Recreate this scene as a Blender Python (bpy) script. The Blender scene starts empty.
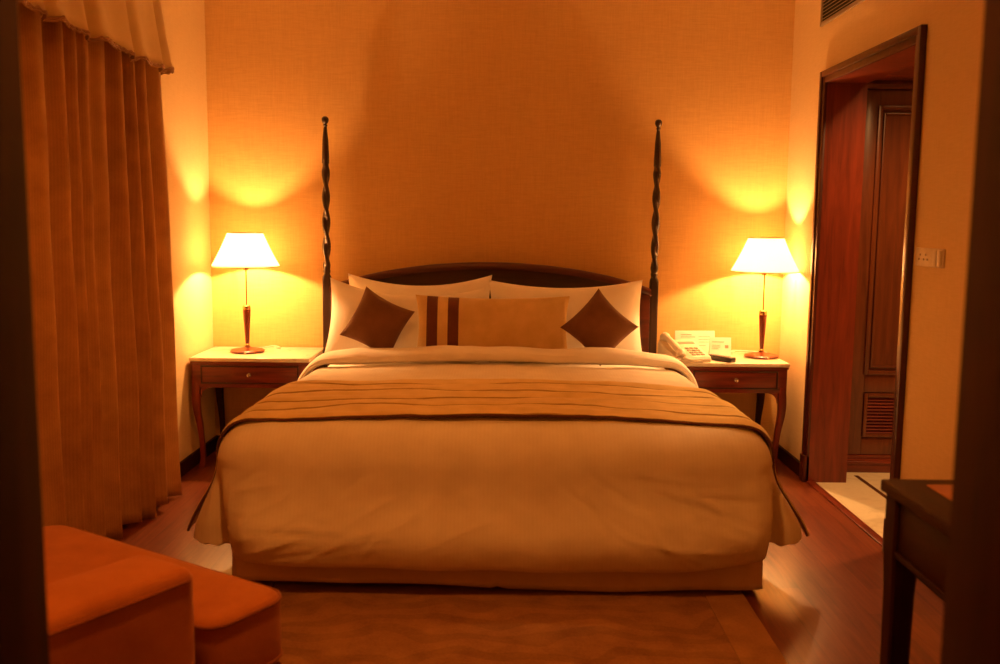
import bpy, bmesh, math, random
from mathutils import Vector, Matrix, noise
random.seed(7)
PI = math.pi
S = bpy.context.scene
COL = S.collection

# ------------------------------------------------------------------ helpers
def link(o):
    COL.objects.link(o)
    return o

def obj(name, bm, mat, parent=None, world=False, smooth=True, label=None):
    """one mesh object from a bmesh; world=True: coordinates are world ones, moved into the parent's frame"""
    me = bpy.data.meshes.new(name)
    bmesh.ops.recalc_face_normals(bm, faces=bm.faces)
    if world and parent is not None:
        bm.transform(parent.matrix_basis.inverted())
    bm.to_mesh(me)
    bm.free()
    o = bpy.data.objects.new(name, me)
    if isinstance(mat, (list, tuple)):
        for m in mat:
            me.materials.append(m)
    else:
        me.materials.append(mat)
    if smooth:
        for p in me.polygons:
            p.use_smooth = True
        try:
            me.set_sharp_from_angle(angle=math.radians(38))
        except Exception:
            pass
    link(o)
    if parent is not None:
        o.parent = parent
    if label:
        o['label'] = label
    return o

def tag(o, label, cat, group=None):
    o['label'] = label
    o['category'] = cat
    if group:
        o['group'] = group
    return o

def thing(name, label, cat, loc=(0, 0, 0), rz=0.0, group=None):
    o = bpy.data.objects.new(name, None)
    o.empty_display_size = 0.05
    o.location = loc
    o.rotation_euler = (0, 0, rz)
    link(o)
    o.matrix_basis = Matrix.Translation(loc) @ Matrix.Rotation(rz, 4, 'Z')
    return tag(o, label, cat, group)

def struct(name, bm, mat, parent=None, smooth=False):
    o = obj(name, bm, mat, parent, smooth=smooth)
    if parent is None:
        o['kind'] = 'structure'
    return o

def copy_tree(o, parent=None):
    c = o.copy()
    link(c)
    if parent is not None:
        c.parent = parent
    for ch in list(o.children):
        copy_tree(ch, c)
    return c

def B():
    return bmesh.new()

def box(bm, x0, x1, y0, y1, z0, z1, bev=0.0, seg=2, mat_index=0):
    t = bmesh.new()
    bmesh.ops.create_cube(t, size=1)
    for v in t.verts:
        v.co = Vector((x0 + (v.co.x + .5) * (x1 - x0), y0 + (v.co.y + .5) * (y1 - y0), z0 + (v.co.z + .5) * (z1 - z0)))
    if bev > 0:
        bmesh.ops.bevel(t, geom=list(t.edges), offset=bev, segments=seg, profile=.5, affect='EDGES')
    for f in t.faces:
        f.material_index = mat_index
    merge(bm, t)
    return bm

def merge(bm, t, M=None):
    if M is not None:
        t.transform(M)
    me = bpy.data.meshes.new('tmp')
    t.to_mesh(me)
    t.free()
    bm.from_mesh(me)
    bpy.data.meshes.remove(me)

def loft(bm, rings, closed=True, caps=True):
    """rings: lists of points with equal counts"""
    vs = [[bm.verts.new(p) for p in r] for r in rings]
    n = len(vs[0])
    for i in range(len(vs) - 1):
        for j in range(n if closed else n - 1):
            k = (j + 1) % n
            try:
                bm.faces.new((vs[i][j], vs[i][k], vs[i + 1][k], vs[i + 1][j]))
            except ValueError:
                pass
    if caps and closed:
        for r in (vs[0][::-1], vs[-1]):
            try:
                bm.faces.new(r)
            except ValueError:
                pass
    return vs

def lathe(bm, prof, n=40, cx=0, cy=0, caps=True):
    rings = []
    for r, z in prof:
        r = max(r, 1e-4)
        rings.append([(cx + r * math.cos(2 * PI * i / n), cy + r * math.sin(2 * PI * i / n), z) for i in range(n)])
    loft(bm, rings, True, caps)
    return bm

def tube(bm, pts, r, n=10, caps=True):
    pts = [Vector(p) for p in pts]
    rings = []
    up = Vector((0, 0, 1))
    prev = None
    for i, p in enumerate(pts):
        d = (pts[min(i + 1, len(pts) - 1)] - pts[max(i - 1, 0)]).normalized()
        if prev is None:
            a = d.cross(up)
            if a.length < 1e-3:
                a = d.cross(Vector((1, 0, 0)))
            a.normalize()
        else:
            a = (prev - d * prev.dot(d)).normalized()
        prev = a
        b = d.cross(a)
        rr = r[i] if isinstance(r, (list, tuple)) else r
        rings.append([p + a * (rr * math.cos(2 * PI * k / n)) + b * (rr * math.sin(2 * PI * k / n)) for k in range(n)])
    loft(bm, rings, True, caps)
    return bm

def sm(a, b, x):
    t = min(1, max(0, (x - a) / (b - a)))
    return t * t * (3 - 2 * t)

def lerp(a, b, t):
    return a + (b - a) * t

def nz(x, y, z, s):
    return noise.noise(Vector((x * s, y * s, z * s)))

def catmull(pts, n):
    """n+1 points along the polyline, by arc length of a Catmull-Rom curve"""
    P = [Vector(p) for p in pts]
    P = [2 * P[0] - P[1]] + P + [2 * P[-1] - P[-2]]
    dense = []
    for i in range(1, len(P) - 2):
        for k in range(24):
            t = k / 24
            a, b, c, d = P[i - 1], P[i], P[i + 1], P[i + 2]
            dense.append(.5 * ((2 * b) + (c - a) * t + (2 * a - 5 * b + 4 * c - d) * t * t + (3 * b - a - 3 * c + d) * t ** 3))
    dense.append(P[-2])
    L = [0]
    for i in range(1, len(dense)):
        L.append(L[-1] + (dense[i] - dense[i - 1]).length)
    out = []
    j = 0
    for k in range(n + 1):
        s = L[-1] * k / n
        while j < len(L) - 2 and L[j + 1] < s:
            j += 1
        t = (s - L[j]) / max(1e-9, L[j + 1] - L[j])
        out.append(dense[j].lerp(dense[j + 1], min(1, max(0, t))))
    return out

# ------------------------------------------------------------------ materials
def mat(name):
    m = bpy.data.materials.new(name)
    m.use_nodes = True
    nt = m.node_tree
    return m, nt, nt.nodes['Principled BSDF']

def N(nt, typ, **kw):
    n = nt.nodes.new(typ)
    for k, v in kw.items():
        if k in n.inputs:
            n.inputs[k].default_value = v
        else:
            setattr(n, k, v)
    return n

def coords(nt, scale=(1, 1, 1), rot=(0, 0, 0), kind='Object'):
    tc = nt.nodes.new('ShaderNodeTexCoord')
    mp = nt.nodes.new('ShaderNodeMapping')
    mp.inputs['Scale'].default_value = scale
    mp.inputs['Rotation'].default_value = rot
    nt.links.new(tc.outputs[kind], mp.inputs['Vector'])
    return mp.outputs['Vector']

def ramp(nt, fac, stops):
    r = nt.nodes.new('ShaderNodeValToRGB')
    el = r.color_ramp.elements
    while len(el) < len(stops):
        el.new(.5)
    for e, (p, c) in zip(el, stops):
        e.position = p
        e.color = (*c, 1)
    nt.links.new(fac, r.inputs['Fac'])
    return r.outputs['Color']

def bump(nt, b, fac, strength=.2, dist=.002):
    n = nt.nodes.new('ShaderNodeBump')
    n.inputs['Strength'].default_value = strength
    n.inputs['Distance'].default_value = dist
    nt.links.new(fac, n.inputs['Height'])
    nt.links.new(n.outputs['Normal'], b.inputs['Normal'])

def plain(name, col, rough=.5, metal=0.0, coat=0.0, var=.06, scale=30):
    m, nt, b = mat(name)
    v = coords(nt)
    t = N(nt, 'ShaderNodeTexNoise', Scale=scale, Detail=4.0)
    nt.links.new(v, t.inputs['Vector'])
    c = ramp(nt, t.outputs['Fac'], [(.3, tuple(x * (1 - var) for x in col)), (.7, tuple(min(1, x * (1 + var)) for x in col))])
    nt.links.new(c, b.inputs['Base Color'])
    b.inputs['Roughness'].default_value = rough
    b.inputs['Metallic'].default_value = metal
    b.inputs['Coat Weight'].default_value = coat
    return m

def wood(name, dark, light, axis='Z', rough=.32, scale=1.0, coat=.25):
    m, nt, b = mat(name)
    s = {'X': (1.2, 14, 14), 'Y': (14, 1.2, 14), 'Z': (14, 14, 1.2)}[axis]
    v = coords(nt, tuple(k * scale for k in s))
    t = N(nt, 'ShaderNodeTexNoise', Scale=2.2, Detail=7.0, Roughness=.6, Distortion=.7)
    nt.links.new(v, t.inputs['Vector'])
    c = ramp(nt, t.outputs['Fac'], [(.28, dark), (.72, light)])
    nt.links.new(c, b.inputs['Base Color'])
    b.inputs['Roughness'].default_value = rough
    b.inputs['Coat Weight'].default_value = coat
    b.inputs['Coat Roughness'].default_value = .2
    bump(nt, b, t.outputs['Fac'], .12, .001)
    return m

def cloth(name, c1, c2, weave=420, rough=.9, sheen=.15, stripe=None, bstr=.15, trans=0.0):
    """woven fabric: fine weave, soft mottling, optional thin stripes along an axis"""
    m, nt, b = mat(name)
    v = coords(nt)
    t = N(nt, 'ShaderNodeTexNoise', Scale=9.0, Detail=5.0)
    nt.links.new(v, t.inputs['Vector'])
    f = t.outputs['Fac']
    w = N(nt, 'ShaderNodeTexNoise', Scale=float(weave), Detail=2.0)
    nt.links.new(v, w.inputs['Vector'])
    mx = nt.nodes.new('ShaderNodeMath'); mx.operation = 'MULTIPLY_ADD'
    nt.links.new(w.outputs['Fac'], mx.inputs[0]); mx.inputs[1].default_value = .45
    nt.links.new(f, mx.inputs[2])
    fac = mx.outputs[0]
    if stripe:
        ax, freq, amt = stripe
        wv = N(nt, 'ShaderNodeTexWave', Scale=float(freq), Distortion=.0)
        wv.bands_direction = ax
        nt.links.new(v, wv.inputs['Vector'])
        m2 = nt.nodes.new('ShaderNodeMath'); m2.operation = 'MULTIPLY_ADD'
        nt.links.new(wv.outputs['Fac'], m2.inputs[0]); m2.inputs[1].default_value = amt
        nt.links.new(fac, m2.inputs[2])
        fac = m2.outputs[0]
    c = ramp(nt, fac, [(.45, c1), (1.0, c2)])
    nt.links.new(c, b.inputs['Base Color'])
    b.inputs['Roughness'].default_value = rough
    b.inputs['Sheen Weight'].default_value = sheen
    b.inputs['Specular IOR Level'].default_value = .2
    bump(nt, b, fac, bstr, .0015)
    if trans > 0:
        out = nt.nodes['Material Output']
        tr = nt.nodes.new('ShaderNodeBsdfTranslucent')
        nt.links.new(c, tr.inputs['Color'])
        ms = nt.nodes.new('ShaderNodeMixShader'); ms.inputs[0].default_value = trans
        nt.links.new(b.outputs[0], ms.inputs[1]); nt.links.new(tr.outputs[0], ms.inputs[2])
        nt.links.new(ms.outputs[0], out.inputs['Surface'])
    return m

def wallpaper(name, c1, c2):
    m, nt, b = mat(name)
    v = coords(nt)
    h = N(nt, 'ShaderNodeTexNoise', Scale=3.0, Detail=5.0, Roughness=.6)
    nt.links.new(coords(nt, (60, 60, 3)), h.inputs['Vector'])
    k = N(nt, 'ShaderNodeTexNoise', Scale=3.0, Detail=4.0)
    nt.links.new(coords(nt, (5, 5, 60)), k.inputs['Vector'])
    a = nt.nodes.new('ShaderNodeMath'); a.operation = 'ADD'
    nt.links.new(h.outputs['Fac'], a.inputs[0]); nt.links.new(k.outputs['Fac'], a.inputs[1])
    d = nt.nodes.new('ShaderNodeMath'); d.operation = 'MULTIPLY'; d.inputs[1].default_value = .5
    nt.links.new(a.outputs[0], d.inputs[0])
    c = ramp(nt, d.outputs[0], [(.33, c1), (.67, c2)])
    nt.links.new(c, b.inputs['Base Color'])
    b.inputs['Roughness'].default_value = .75
    b.inputs['Specular IOR Level'].default_value = .25
    bump(nt, b, d.outputs[0], .15, .001)
    return m

def planks(name):
    m, nt, b = mat(name)
    v = coords(nt, (1, 1, 1), (0, 0, PI / 2))
    br = N(nt, 'ShaderNodeTexBrick', Scale=1.0)
    br.inputs['Brick Width'].default_value = .62
    br.inputs['Row Height'].default_value = .085
    br.inputs['Mortar Size'].default_value = .0012
    br.inputs['Color1'].default_value = (.20, .20, .20, 1)
    br.inputs['Color2'].default_value = (.85, .85, .85, 1)
    br.inputs['Mortar'].default_value = (.0, .0, .0, 1)
    br.offset = .37
    nt.links.new(v, br.inputs['Vector'])
    g = N(nt, 'ShaderNodeTexNoise', Scale=2.0, Detail=8.0, Roughness=.65, Distortion=.8)
    nt.links.new(coords(nt, (22, 1.6, 5)), g.inputs['Vector'])
    a = nt.nodes.new('ShaderNodeMath'); a.operation = 'MULTIPLY_ADD'
    nt.links.new(br.outputs['Color'], a.inputs[0]); a.inputs[1].default_value = .35
    nt.links.new(g.outputs['Fac'], a.inputs[2])
    c = ramp(nt, a.outputs[0], [(.3, (.070, .012, .004)), (.62, (.17, .036, .011)), (.95, (.26, .068, .022))])
    nt.links.new(c, b.inputs['Base Color'])
    b.inputs['Roughness'].default_value = .34
    b.inputs['Coat Weight'].default_value = .6
    b.inputs['Coat Roughness'].default_value = .17
    bump(nt, b, br.outputs['Fac'], -.12, .001)
    return m

def marble(name, c1, c2):
    m, nt, b = mat(name)
    v = coords(nt)
    t = N(nt, 'ShaderNodeTexNoise', Scale=5.0, Detail=9.0, Roughness=.62, Distortion=1.6)
    nt.links.new(v, t.inputs['Vector'])
    c = ramp(nt, t.outputs['Fac'], [(.3, c1), (.5, c2), (.75, tuple(x * .93 for x in c2))])
    nt.links.new(c, b.inputs['Base Color'])
    b.inputs['Roughness'].default_value = .22
    return m

def shade_mat():
    m, nt, b = mat('lampshade_linen')
    v = coords(nt)
    t = N(nt, 'ShaderNodeTexNoise', Scale=260.0, Detail=2.0)
    nt.links.new(v, t.inputs['Vector'])
    c = ramp(nt, t.outputs['Fac'], [(.3, (.90, .86, .78)), (.7, (.95, .92, .85))])
    nt.links.new(c, b.inputs['Base Color'])
    b.inputs['Roughness'].default_value = .9
    tr = nt.nodes.new('ShaderNodeBsdfTranslucent')
    nt.links.new(c, tr.inputs['Color'])
    ms = nt.nodes.new('ShaderNodeMixShader'); ms.inputs[0].default_value = .80
    nt.links.new(b.outputs[0], ms.inputs[1]); nt.links.new(tr.outputs[0], ms.inputs[2])
    nt.links.new(ms.outputs[0], nt.nodes['Material Output'].inputs['Surface'])
    return m

WALL = wallpaper('woven_wallpaper', (.58, .345, .115), (.68, .42, .15))
WALLSIDE = wallpaper('side_wallpaper', (.66, .49, .25), (.74, .56, .30))
CEIL = plain('ceiling_paint', (.84, .78, .66), .9, var=.02)
FLOOR = planks('wood_floor')
MAHOG = wood('mahogany_vertical', (.095, .014, .005), (.25, .040, .013), 'Z')
MAHOGX = wood('mahogany_across', (.095, .014, .005), (.25, .040, .013), 'X')
MAHOGY = wood('mahogany_along', (.095, .014, .005), (.25, .040, .013), 'Y')
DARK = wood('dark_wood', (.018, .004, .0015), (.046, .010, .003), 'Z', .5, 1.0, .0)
JAMB = wood('dark_jamb_wood', (.018, .004, .002), (.055, .013, .005), 'Z', .7, 1.0, 0.0)
JAMB.node_tree.nodes['Principled BSDF'].inputs['Specular IOR Level'].default_value = .2
CASE = wood('dark_casing_wood', (.035, .006, .002), (.10, .017, .006), 'Z', .4)
DARKX = wood('dark_wood_across', (.022, .007, .003), (.060, .019, .007), 'X')
DARKY = wood('dark_wood_along', (.014, .0026, .001), (.038, .007, .002), 'Y', .5, 1.0, .03)
for _m in (DARK, DARKY):
    _m.node_tree.nodes['Principled BSDF'].inputs['Specular IOR Level'].default_value = .18
BEDM = wood('bed_frame_wood', (.045, .009, .004), (.12, .022, .008), 'X')
BEDW = wood('bed_post_wood', (.016, .006, .003), (.045, .016, .007), 'Z', .4)
DOORW = wood('door_oak', (.085, .019, .005), (.17, .044, .012), 'Z')
CREAM = marble('cream_marble', (.55, .46, .32), (.74, .66, .50))
FMARB = marble('floor_marble', (.62, .55, .38), (.80, .74, .55))
WHITE = cloth('white_cotton', (.84, .80, .72), (.94, .91, .84), 500, sheen=.05, bstr=.08)
DUVET = cloth('duvet_cotton', (.76, .70, .59), (.88, .83, .72), 500, sheen=.05, stripe=('X', 22, .10), bstr=.10)
SKIRT = cloth('skirt_cotton', (.72, .60, .44), (.86, .74, .56), 420)
QUILT = cloth('quilt_fabric', (.66, .50, .20), (.86, .68, .32), 260, bstr=.25)
PIPE = cloth('dark_piping', (.10, .036, .014), (.17, .066, .028), 500)
BROWN = cloth('brown_cushion_fabric', (.12, .050, .020), (.22, .10, .042), 350, bstr=.2)
LUMB = cloth('tan_cushion_fabric', (.56, .385, .15), (.74, .55, .25), 350, bstr=.2)
STRIPE = cloth('cushion_stripe_fabric', (.10, .028, .012), (.17, .055, .024), 350)
CURT = cloth('curtain_fabric', (.42, .215, .07), (.64, .36, .13), 300, bstr=.3, stripe=('Y', 55, .12), trans=.18)
VAL = cloth('valance_fabric', (.78, .60, .32), (.92, .75, .44), 300, bstr=.2, trans=.12)
FRINGE = cloth('valance_braid', (.30, .15, .07), (.52, .34, .22), 200)
ORANGE = cloth('orange_upholstery', (.37, .11, .017), (.51, .175, .035), 300, bstr=.2)
OPIPE = cloth('orange_piping', (.22, .06, .012), (.32, .10, .022), 300)
def rug_mat(name, c1, c2):
    m = cloth(name, c1, c2, 130, bstr=.5)
    nt = m.node_tree; b = nt.nodes['Principled BSDF']
    old = b.inputs['Base Color'].links[0].from_socket
    w = N(nt, 'ShaderNodeTexWave', Scale=2.6, Distortion=9.0, Detail=1.0)
    w.inputs['Detail Scale'].default_value = 1.3
    w.wave_type = 'RINGS'
    nt.links.new(coords(nt), w.inputs['Vector'])
    r = ramp(nt, w.outputs['Fac'], [(.42, (.80, .78, .74)), (.58, (1, 1, 1))])
    mx = nt.nodes.new('ShaderNodeMix'); mx.data_type = 'RGBA'; mx.blend_type = 'MULTIPLY'; mx.inputs[0].default_value = .8
    nt.links.new(old, mx.inputs[6]); nt.links.new(r, mx.inputs[7])
    nt.links.new(mx.outputs[2], b.inputs['Base Color'])
    return m
RUG = rug_mat('rug_wool', (.25, .11, .034), (.45, .235, .085))
RUGB = cloth('rug_border_wool', (.29, .14, .048), (.47, .255, .097), 130, bstr=.5)
BRASS = plain('brass', (.62, .40, .16), .25, 1.0)
NICKEL = plain('pale_metal', (.72, .66, .56), .22, 1.0)
IVORY = plain('ivory_plastic', (.68, .60, .46), .38)
IVORY2 = plain('grey_plastic', (.30, .26, .21), .45)
BLACK = plain('black_plastic', (.018, .014, .012), .4)
PAPER = plain('white_card', (.78, .74, .66), .7, var=.03)
INK = plain('grey_print', (.30, .24, .17), .8)
VENTM = plain('vent_metal', (.30, .22, .13), .5)
VOID = plain('duct_interior', (.02, .013, .008), .9)
INLAY = marble('dark_inlay_marble', (.055, .022, .010), (.10, .045, .02))
LEATH = plain('desk_leather', (.42, .15, .05), .45, var=.15)
SHADE = shade_mat()
OPAL = plain('opal_glass', (.85, .80, .70), .3)

# ------------------------------------------------------------------ room dimensions (metres, camera over the origin)
XL, XR, YB, ZC = -1.665, 1.605, 5.37, 2.66
YF = 1.15                      # bedroom face of the partition the photo is taken through

# floor, ceiling
b = B(); box(b, -2.2, XR, -1.2, YB + .12, -.10, 0.0); struct('floor', b, FLOOR)
b = B(); box(b, XR, 3.4, -1.2, 6.3, -.10, 0.0); struct('floor_marble', b, FMARB)
b = B(); box(b, -2.2, XR + .2, -1.2, YB + .12, ZC, ZC + .1); struct('ceiling', b, CEIL)
# walls
b = B(); box(b, -2.2, XR + .2, YB, YB + .12, 0, ZC); struct('wall_back', b, WALL)
b = B(); box(b, XL - .12, XL, YF, YB, 0, ZC); struct('wall_left', b, WALLSIDE)
# right wall with the door opening y 3.80..4.83, z..2.075
DY0, DY1, DZ = 3.734, 4.76, 2.03
b = B()
box(b, XR, XR + .19, DY1 + .03, YB, 0, ZC)
box(b, XR, XR + .19, YF - .25, DY0 - .03, 0, ZC)
box(b, XR, XR + .19, DY0 - .03, DY1 + .03, DZ + .03, ZC)
struct('wall_right', b, WALLSIDE)
# dark baseboards
b = B(); box(b, XL, XL + .018, 4.4, YB, 0, .075, .004); box(b, XL, XL + .018, YF, 4.4, 0, .075, .004); struct('baseboard_left', b, DARKY)
b = B(); box(b, XL + .018, XR - .018, YB - .018, YB, 0, .075, .004); struct('baseboard_back', b, DARKX)
b = B(); box(b, XR - .018, XR, DY1 + .06, YB - .018, 0, .075, .004); box(b, XR - .018, XR, YF, DY0 - .06, 0, .075, .004); struct('baseboard_right', b, DARKY)

# partition in the foreground with the opening the camera looks through
JL, JR = -.578, .568
b = B()
box(b, XL, JL - .09, YF - .25, YF, 0, ZC)
box(b, JR + .09, XR, YF - .25, YF, 0, ZC)
box(b, JL - .09, JR + .09, YF - .25, YF, 2.35, ZC)
struct('wall_front', b, WALLSIDE)
dfr = B()
box(dfr, JL - .09, JL - .014, YF - .27, YF + .015, 0, 2.35, .004)
box(dfr, JL - .03, JL, YF - .16, YF + .002, 0, 2.33, .003)          # door stop
box(dfr, JR + .014, JR + .09, YF - .27, YF + .015, 0, 2.35, .004)
box(dfr, JR - .0, JR + .03, YF - .16, YF + .002, 0, 2.33, .003)
box(dfr, JL - .012, JR + .012, YF - .27, YF + .015, 2.27, 2.35, .004)
struct('door_2', dfr, JAMB, smooth=True)
# entry passage behind the camera
b = B()
box(b, -2.2, -2.1, -1.2, YF - .25, 0, ZC); box(b, XR, XR + .19, -1.2, YF - .25, 0, ZC); box(b, -2.2, XR + .19, -1.3, -1.2, 0, ZC)
struct('wall_entry', b, WALLSIDE)

# ------------------------------------------------------------------ door opening in the right wall: mahogany lining and casing
RX = XR + .195
b = B()
box(b, XR - .004, RX, DY1, DY1 + .03, 0, DZ)                     # far reveal
box(b, XR - .004, RX, DY0 - .03, DY0, 0, DZ)                     # near reveal
box(b, XR - .004, RX, DY0 - .03, DY1 + .03, DZ, DZ + .03)        # soffit
struct('door_1', b, MAHOG, smooth=True)
b = B()
def casing(b, o0, o1, x0, x1):
    box(b, x0, x1, DY1 + o0, DY1 + o1, 0, DZ + o1, .003)
    box(b, x0, x1, DY0 - o1, DY0 - o0, 0, DZ + o1, .003)
    box(b, x0, x1, DY0 - o0, DY1 + o0, DZ + o0, DZ + o1, .003)
casing(b, -.0, .045, XR - .018, XR)
casing(b, .030, .060, XR - .026, XR)
for yy in (DY1, DY0 - .066):
    box(b, XR - .032, XR, yy, yy + .066, 0, .14, .004)           # plinth blocks
struct('trim_4', b, CASE, smooth=True)
b = B(); box(b, XR - .012, XR + .03, DY0, DY1, 0.0, .008, .003); struct('trim_1', b, MAHOGY, smooth=True)   # threshold strip
b = B(); box(b, 1.892, 1.915, 1.2, 4.90, 0, .0015); box(b, 1.915, 3.2, 4.10, 4.123, 0, .0015); struct('trim_2', b, INLAY)   # inlaid floor line
# passage beyond
b = B(); box(b, RX, 3.4, 5.06, 5.18, 0, 2.6); box(b, 3.3, 3.4, .9, 5.06, 0, 2.6); box(b, RX, 3.3, .8, .9, 0, 2.6); struct('wall_passage', b, WALLSIDE)
b = B(); box(b, RX, 3.4, .8, 5.18, 2.42, 2.6); struct('ceiling_passage', b, CEIL)
b = B(); box(b, RX, 3.3, 4.86, 5.06, 2.075, 2.42); struct('trim_3', b, MAHOGX)   # bulkhead over the closet

# panelled closet door in the passage, facing the camera
cl = thing('closet_door', 'tall panelled wooden closet door with a louvred grille, seen through the doorway', 'closet door', (2.35, 4.99, 0))
Y0 = 4.97
b = B()
x0, x1 = 1.872, 2.84
box(b, x0, x1, Y0 + .012, Y0 + .045, .10, 2.026)
box(b, x0, 1.948, Y0, Y0 + .03, .10, 2.026, .003); box(b, 2.764, x1, Y0, Y0 + .03, .10, 2.026, .003)
box(b, 1.948, 2.764, Y0, Y0 + .03, 1.94, 2.026, .003)
box(b, 1.948, 2.764, Y0, Y0 + .03, .44, .545, .003)
box(b, 1.948, 2.764, Y0, Y0 + .03, .10, .19, .003)
obj('door_leaf', b, DOORW, cl, world=True)
b = B()
def frame_mould(b, xa, xb, za, zb, w, ya, yb):
    box(b, xa, xa + w, ya, yb, za, zb, .004); box(b, xb - w, xb, ya, yb, za, zb, .004)
    box(b, xa + w, xb - w, ya, yb, zb - w, zb, .004); box(b, xa + w, xb - w, ya, yb, za, za + w, .004)
frame_mould(b, 1.940, 2.772, .537, 1.948, .022, Y0 - .010, Y0 + .02)
frame_mould(b, 1.975, 2.737, .572, 1.913, .012, Y0 + .002, Y0 + .02)
obj('panel_moulding', b, DOORW, cl, world=True)
g = B()
frame_mould(g, 1.950, 2.762, .195, .435, .02, Y0 - .008, Y0 + .02)
gr = obj('louvre_grille', g, DOORW, cl, world=True)
g = B()
for i in range(11):
    z = .222 + i * .0178
    t = bmesh.new(); bmesh.ops.create_cube(t, size=1)
    merge(g, t, Matrix.Translation((2.356, Y0 + .006, z)) @ Matrix.Rotation(.7, 4, 'X') @ Matrix.Diagonal((.77, .018, .004, 1)))
so = obj('slat', g, MAHOGX, gr, world=False, smooth=False)
so.location = (-cl.location[0], -cl.location[1], 0)
b = B(); box(b, x0 - .01, x1 + .01, Y0 - .03, Y0 + .05, 2.03, 2.06, .006); box(b, x0 - .01, x1 + .01, Y0 - .012, Y0 + .05, 2.06, 2.075)
obj('cornice', b, DOORW, cl, world=True)
b = B(); box(b, x0 - .01, x1 + .01, Y0 - .006, Y0 + .05, 0, .075, .004); box(b, x0 - .01, x1 + .01, Y0 - .012, Y0 + .05, .05, .062, .003); box(b, x0 - .01, x1 + .01, Y0 + .004, Y0 + .05, .075, .098, .003)
obj('plinth', b, MAHOGX, cl, world=True)

# air vent high on the right wall
v = thing('air_vent', 'slatted air-conditioning vent high on the right wall above the doorway', 'vent', (XR, 4.545, 2.49))
b = B(); box(b, XR - .004, XR + .0, 4.21, 4.88, 2.345, 2.625); obj('backing', b, VOID, v, world=True)
b = B()
for (a0, a1, c0, c1) in ((4.19, 4.21, 2.325, 2.645), (4.88, 4.90, 2.325, 2.645), (4.21, 4.88, 2.325, 2.345), (4.21, 4.88, 2.625, 2.645)):
    box(b, XR - .012, XR, a0, a1, c0, c1, .003)
obj('frame', b, VENTM, v, world=True)
b = B()
for i in range(16):
    z = 2.356 + i * .0172
    t = bmesh.new(); bmesh.ops.create_cube(t, size=1)
    merge(b, t, Matrix.Translation((XR - .009, 4.545, z)) @ Matrix.Rotation(-.5, 4, 'Y') @ Matrix.Diagonal((.013, .668, .003, 1)))
obj('slat', b, VENTM, v, world=True, smooth=False)

# switch and socket plate on the right wall
sw = thing('switch_plate', 'cream switch and socket plate on the wall beside the doorway', 'light switch', (XR, 3.53, 1.215))
b = B(); box(b, XR - .009, XR, 3.41, 3.64, 1.178, 1.248, .003); obj('plate', b, IVORY, sw, world=True)
b = B(); box(b, XR - .016, XR - .008, 3.418, 3.445, 1.184, 1.242, .002); obj('rocker_switch', b, IVORY, sw, world=True)
b = B(); box(b, XR - .014, XR - .008, 3.455, 3.485, 1.184, 1.242, .002); obj('rocker_switch', b, IVORY, sw, world=True)
for (yy, zz) in ((3.55, 1.222), (3.535, 1.205), (3.565, 1.205), (3.605, 1.205), (3.595, 1.222)):
    b = B(); t = bmesh.new(); bmesh.ops.create_cone(t, cap_ends=True, segments=12, radius1=.0042, radius2=.0042, depth=.003)
    merge(b, t, Matrix.Translation((XR - .0095, yy, zz)) @ Matrix.Rotation(PI / 2, 4, 'Y'))
    obj('socket_hole', b, IVORY2, sw, world=True)

# ------------------------------------------------------------------ curtain and valance on the left wall
def curtain(ya, yb, zt, zb, xc):
    bm = B()
    nY, nZ = 300, 46
    rows = []
    for k in range(nZ + 1):
        t = k / nZ
        z = lerp(zt, zb, t)
        row = []
        for i in range(nY + 1):
            u = i / nY
            y = lerp(ya, yb, u)
            # folds: eleven, irregular, tight near the top and opening towards the hem
            ph = 2 * PI * 13.5 * (u + .016 * math.sin(9 * u + 1) + .011 * math.sin(23 * u)) + .55 * math.sin(3 * u + 2.0 * t) + .35 * nz(u * 6, t * 2, 0, 1)
            amp = lerp(.024, .050, sm(0, .8, t)) * (.80 + .30 * math.sin(7.3 * u + 1.3) + .25 * math.sin(17 * u))
            w = math.sin(ph)
            w = w + .30 * math.sin(2 * ph + .8) + .10 * math.sin(3 * ph + 2 * t + 1)
            x = xc + amp * w + .010 * nz(y, z, 0, 2.2) + .014 * t * math.sin(5 * u + 2)
            y2 = y + .024 * math.cos(ph) * sm(0, 1, t) - .03 * t * (1 - u)
            if u > .93:
                y2 += .03 * t * (u - .93) / .07
            zz = z + (.012 * math.sin(ph * .5 + 1) if k == nZ else 0)
            row.append((x, y2, zz))
        rows.append(row)
    loft(bm, rows, closed=False, caps=False)
    return bm
cb = curtain(2.55, 4.36, 2.62, .018, -1.583)
o = obj('curtain', cb, CURT)
tag(o, 'long pleated brown curtain hanging to the floor on the left', 'curtain')
sd = o.modifiers.new('thickness', 'SOLIDIFY'); sd.thickness = .003

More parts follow.
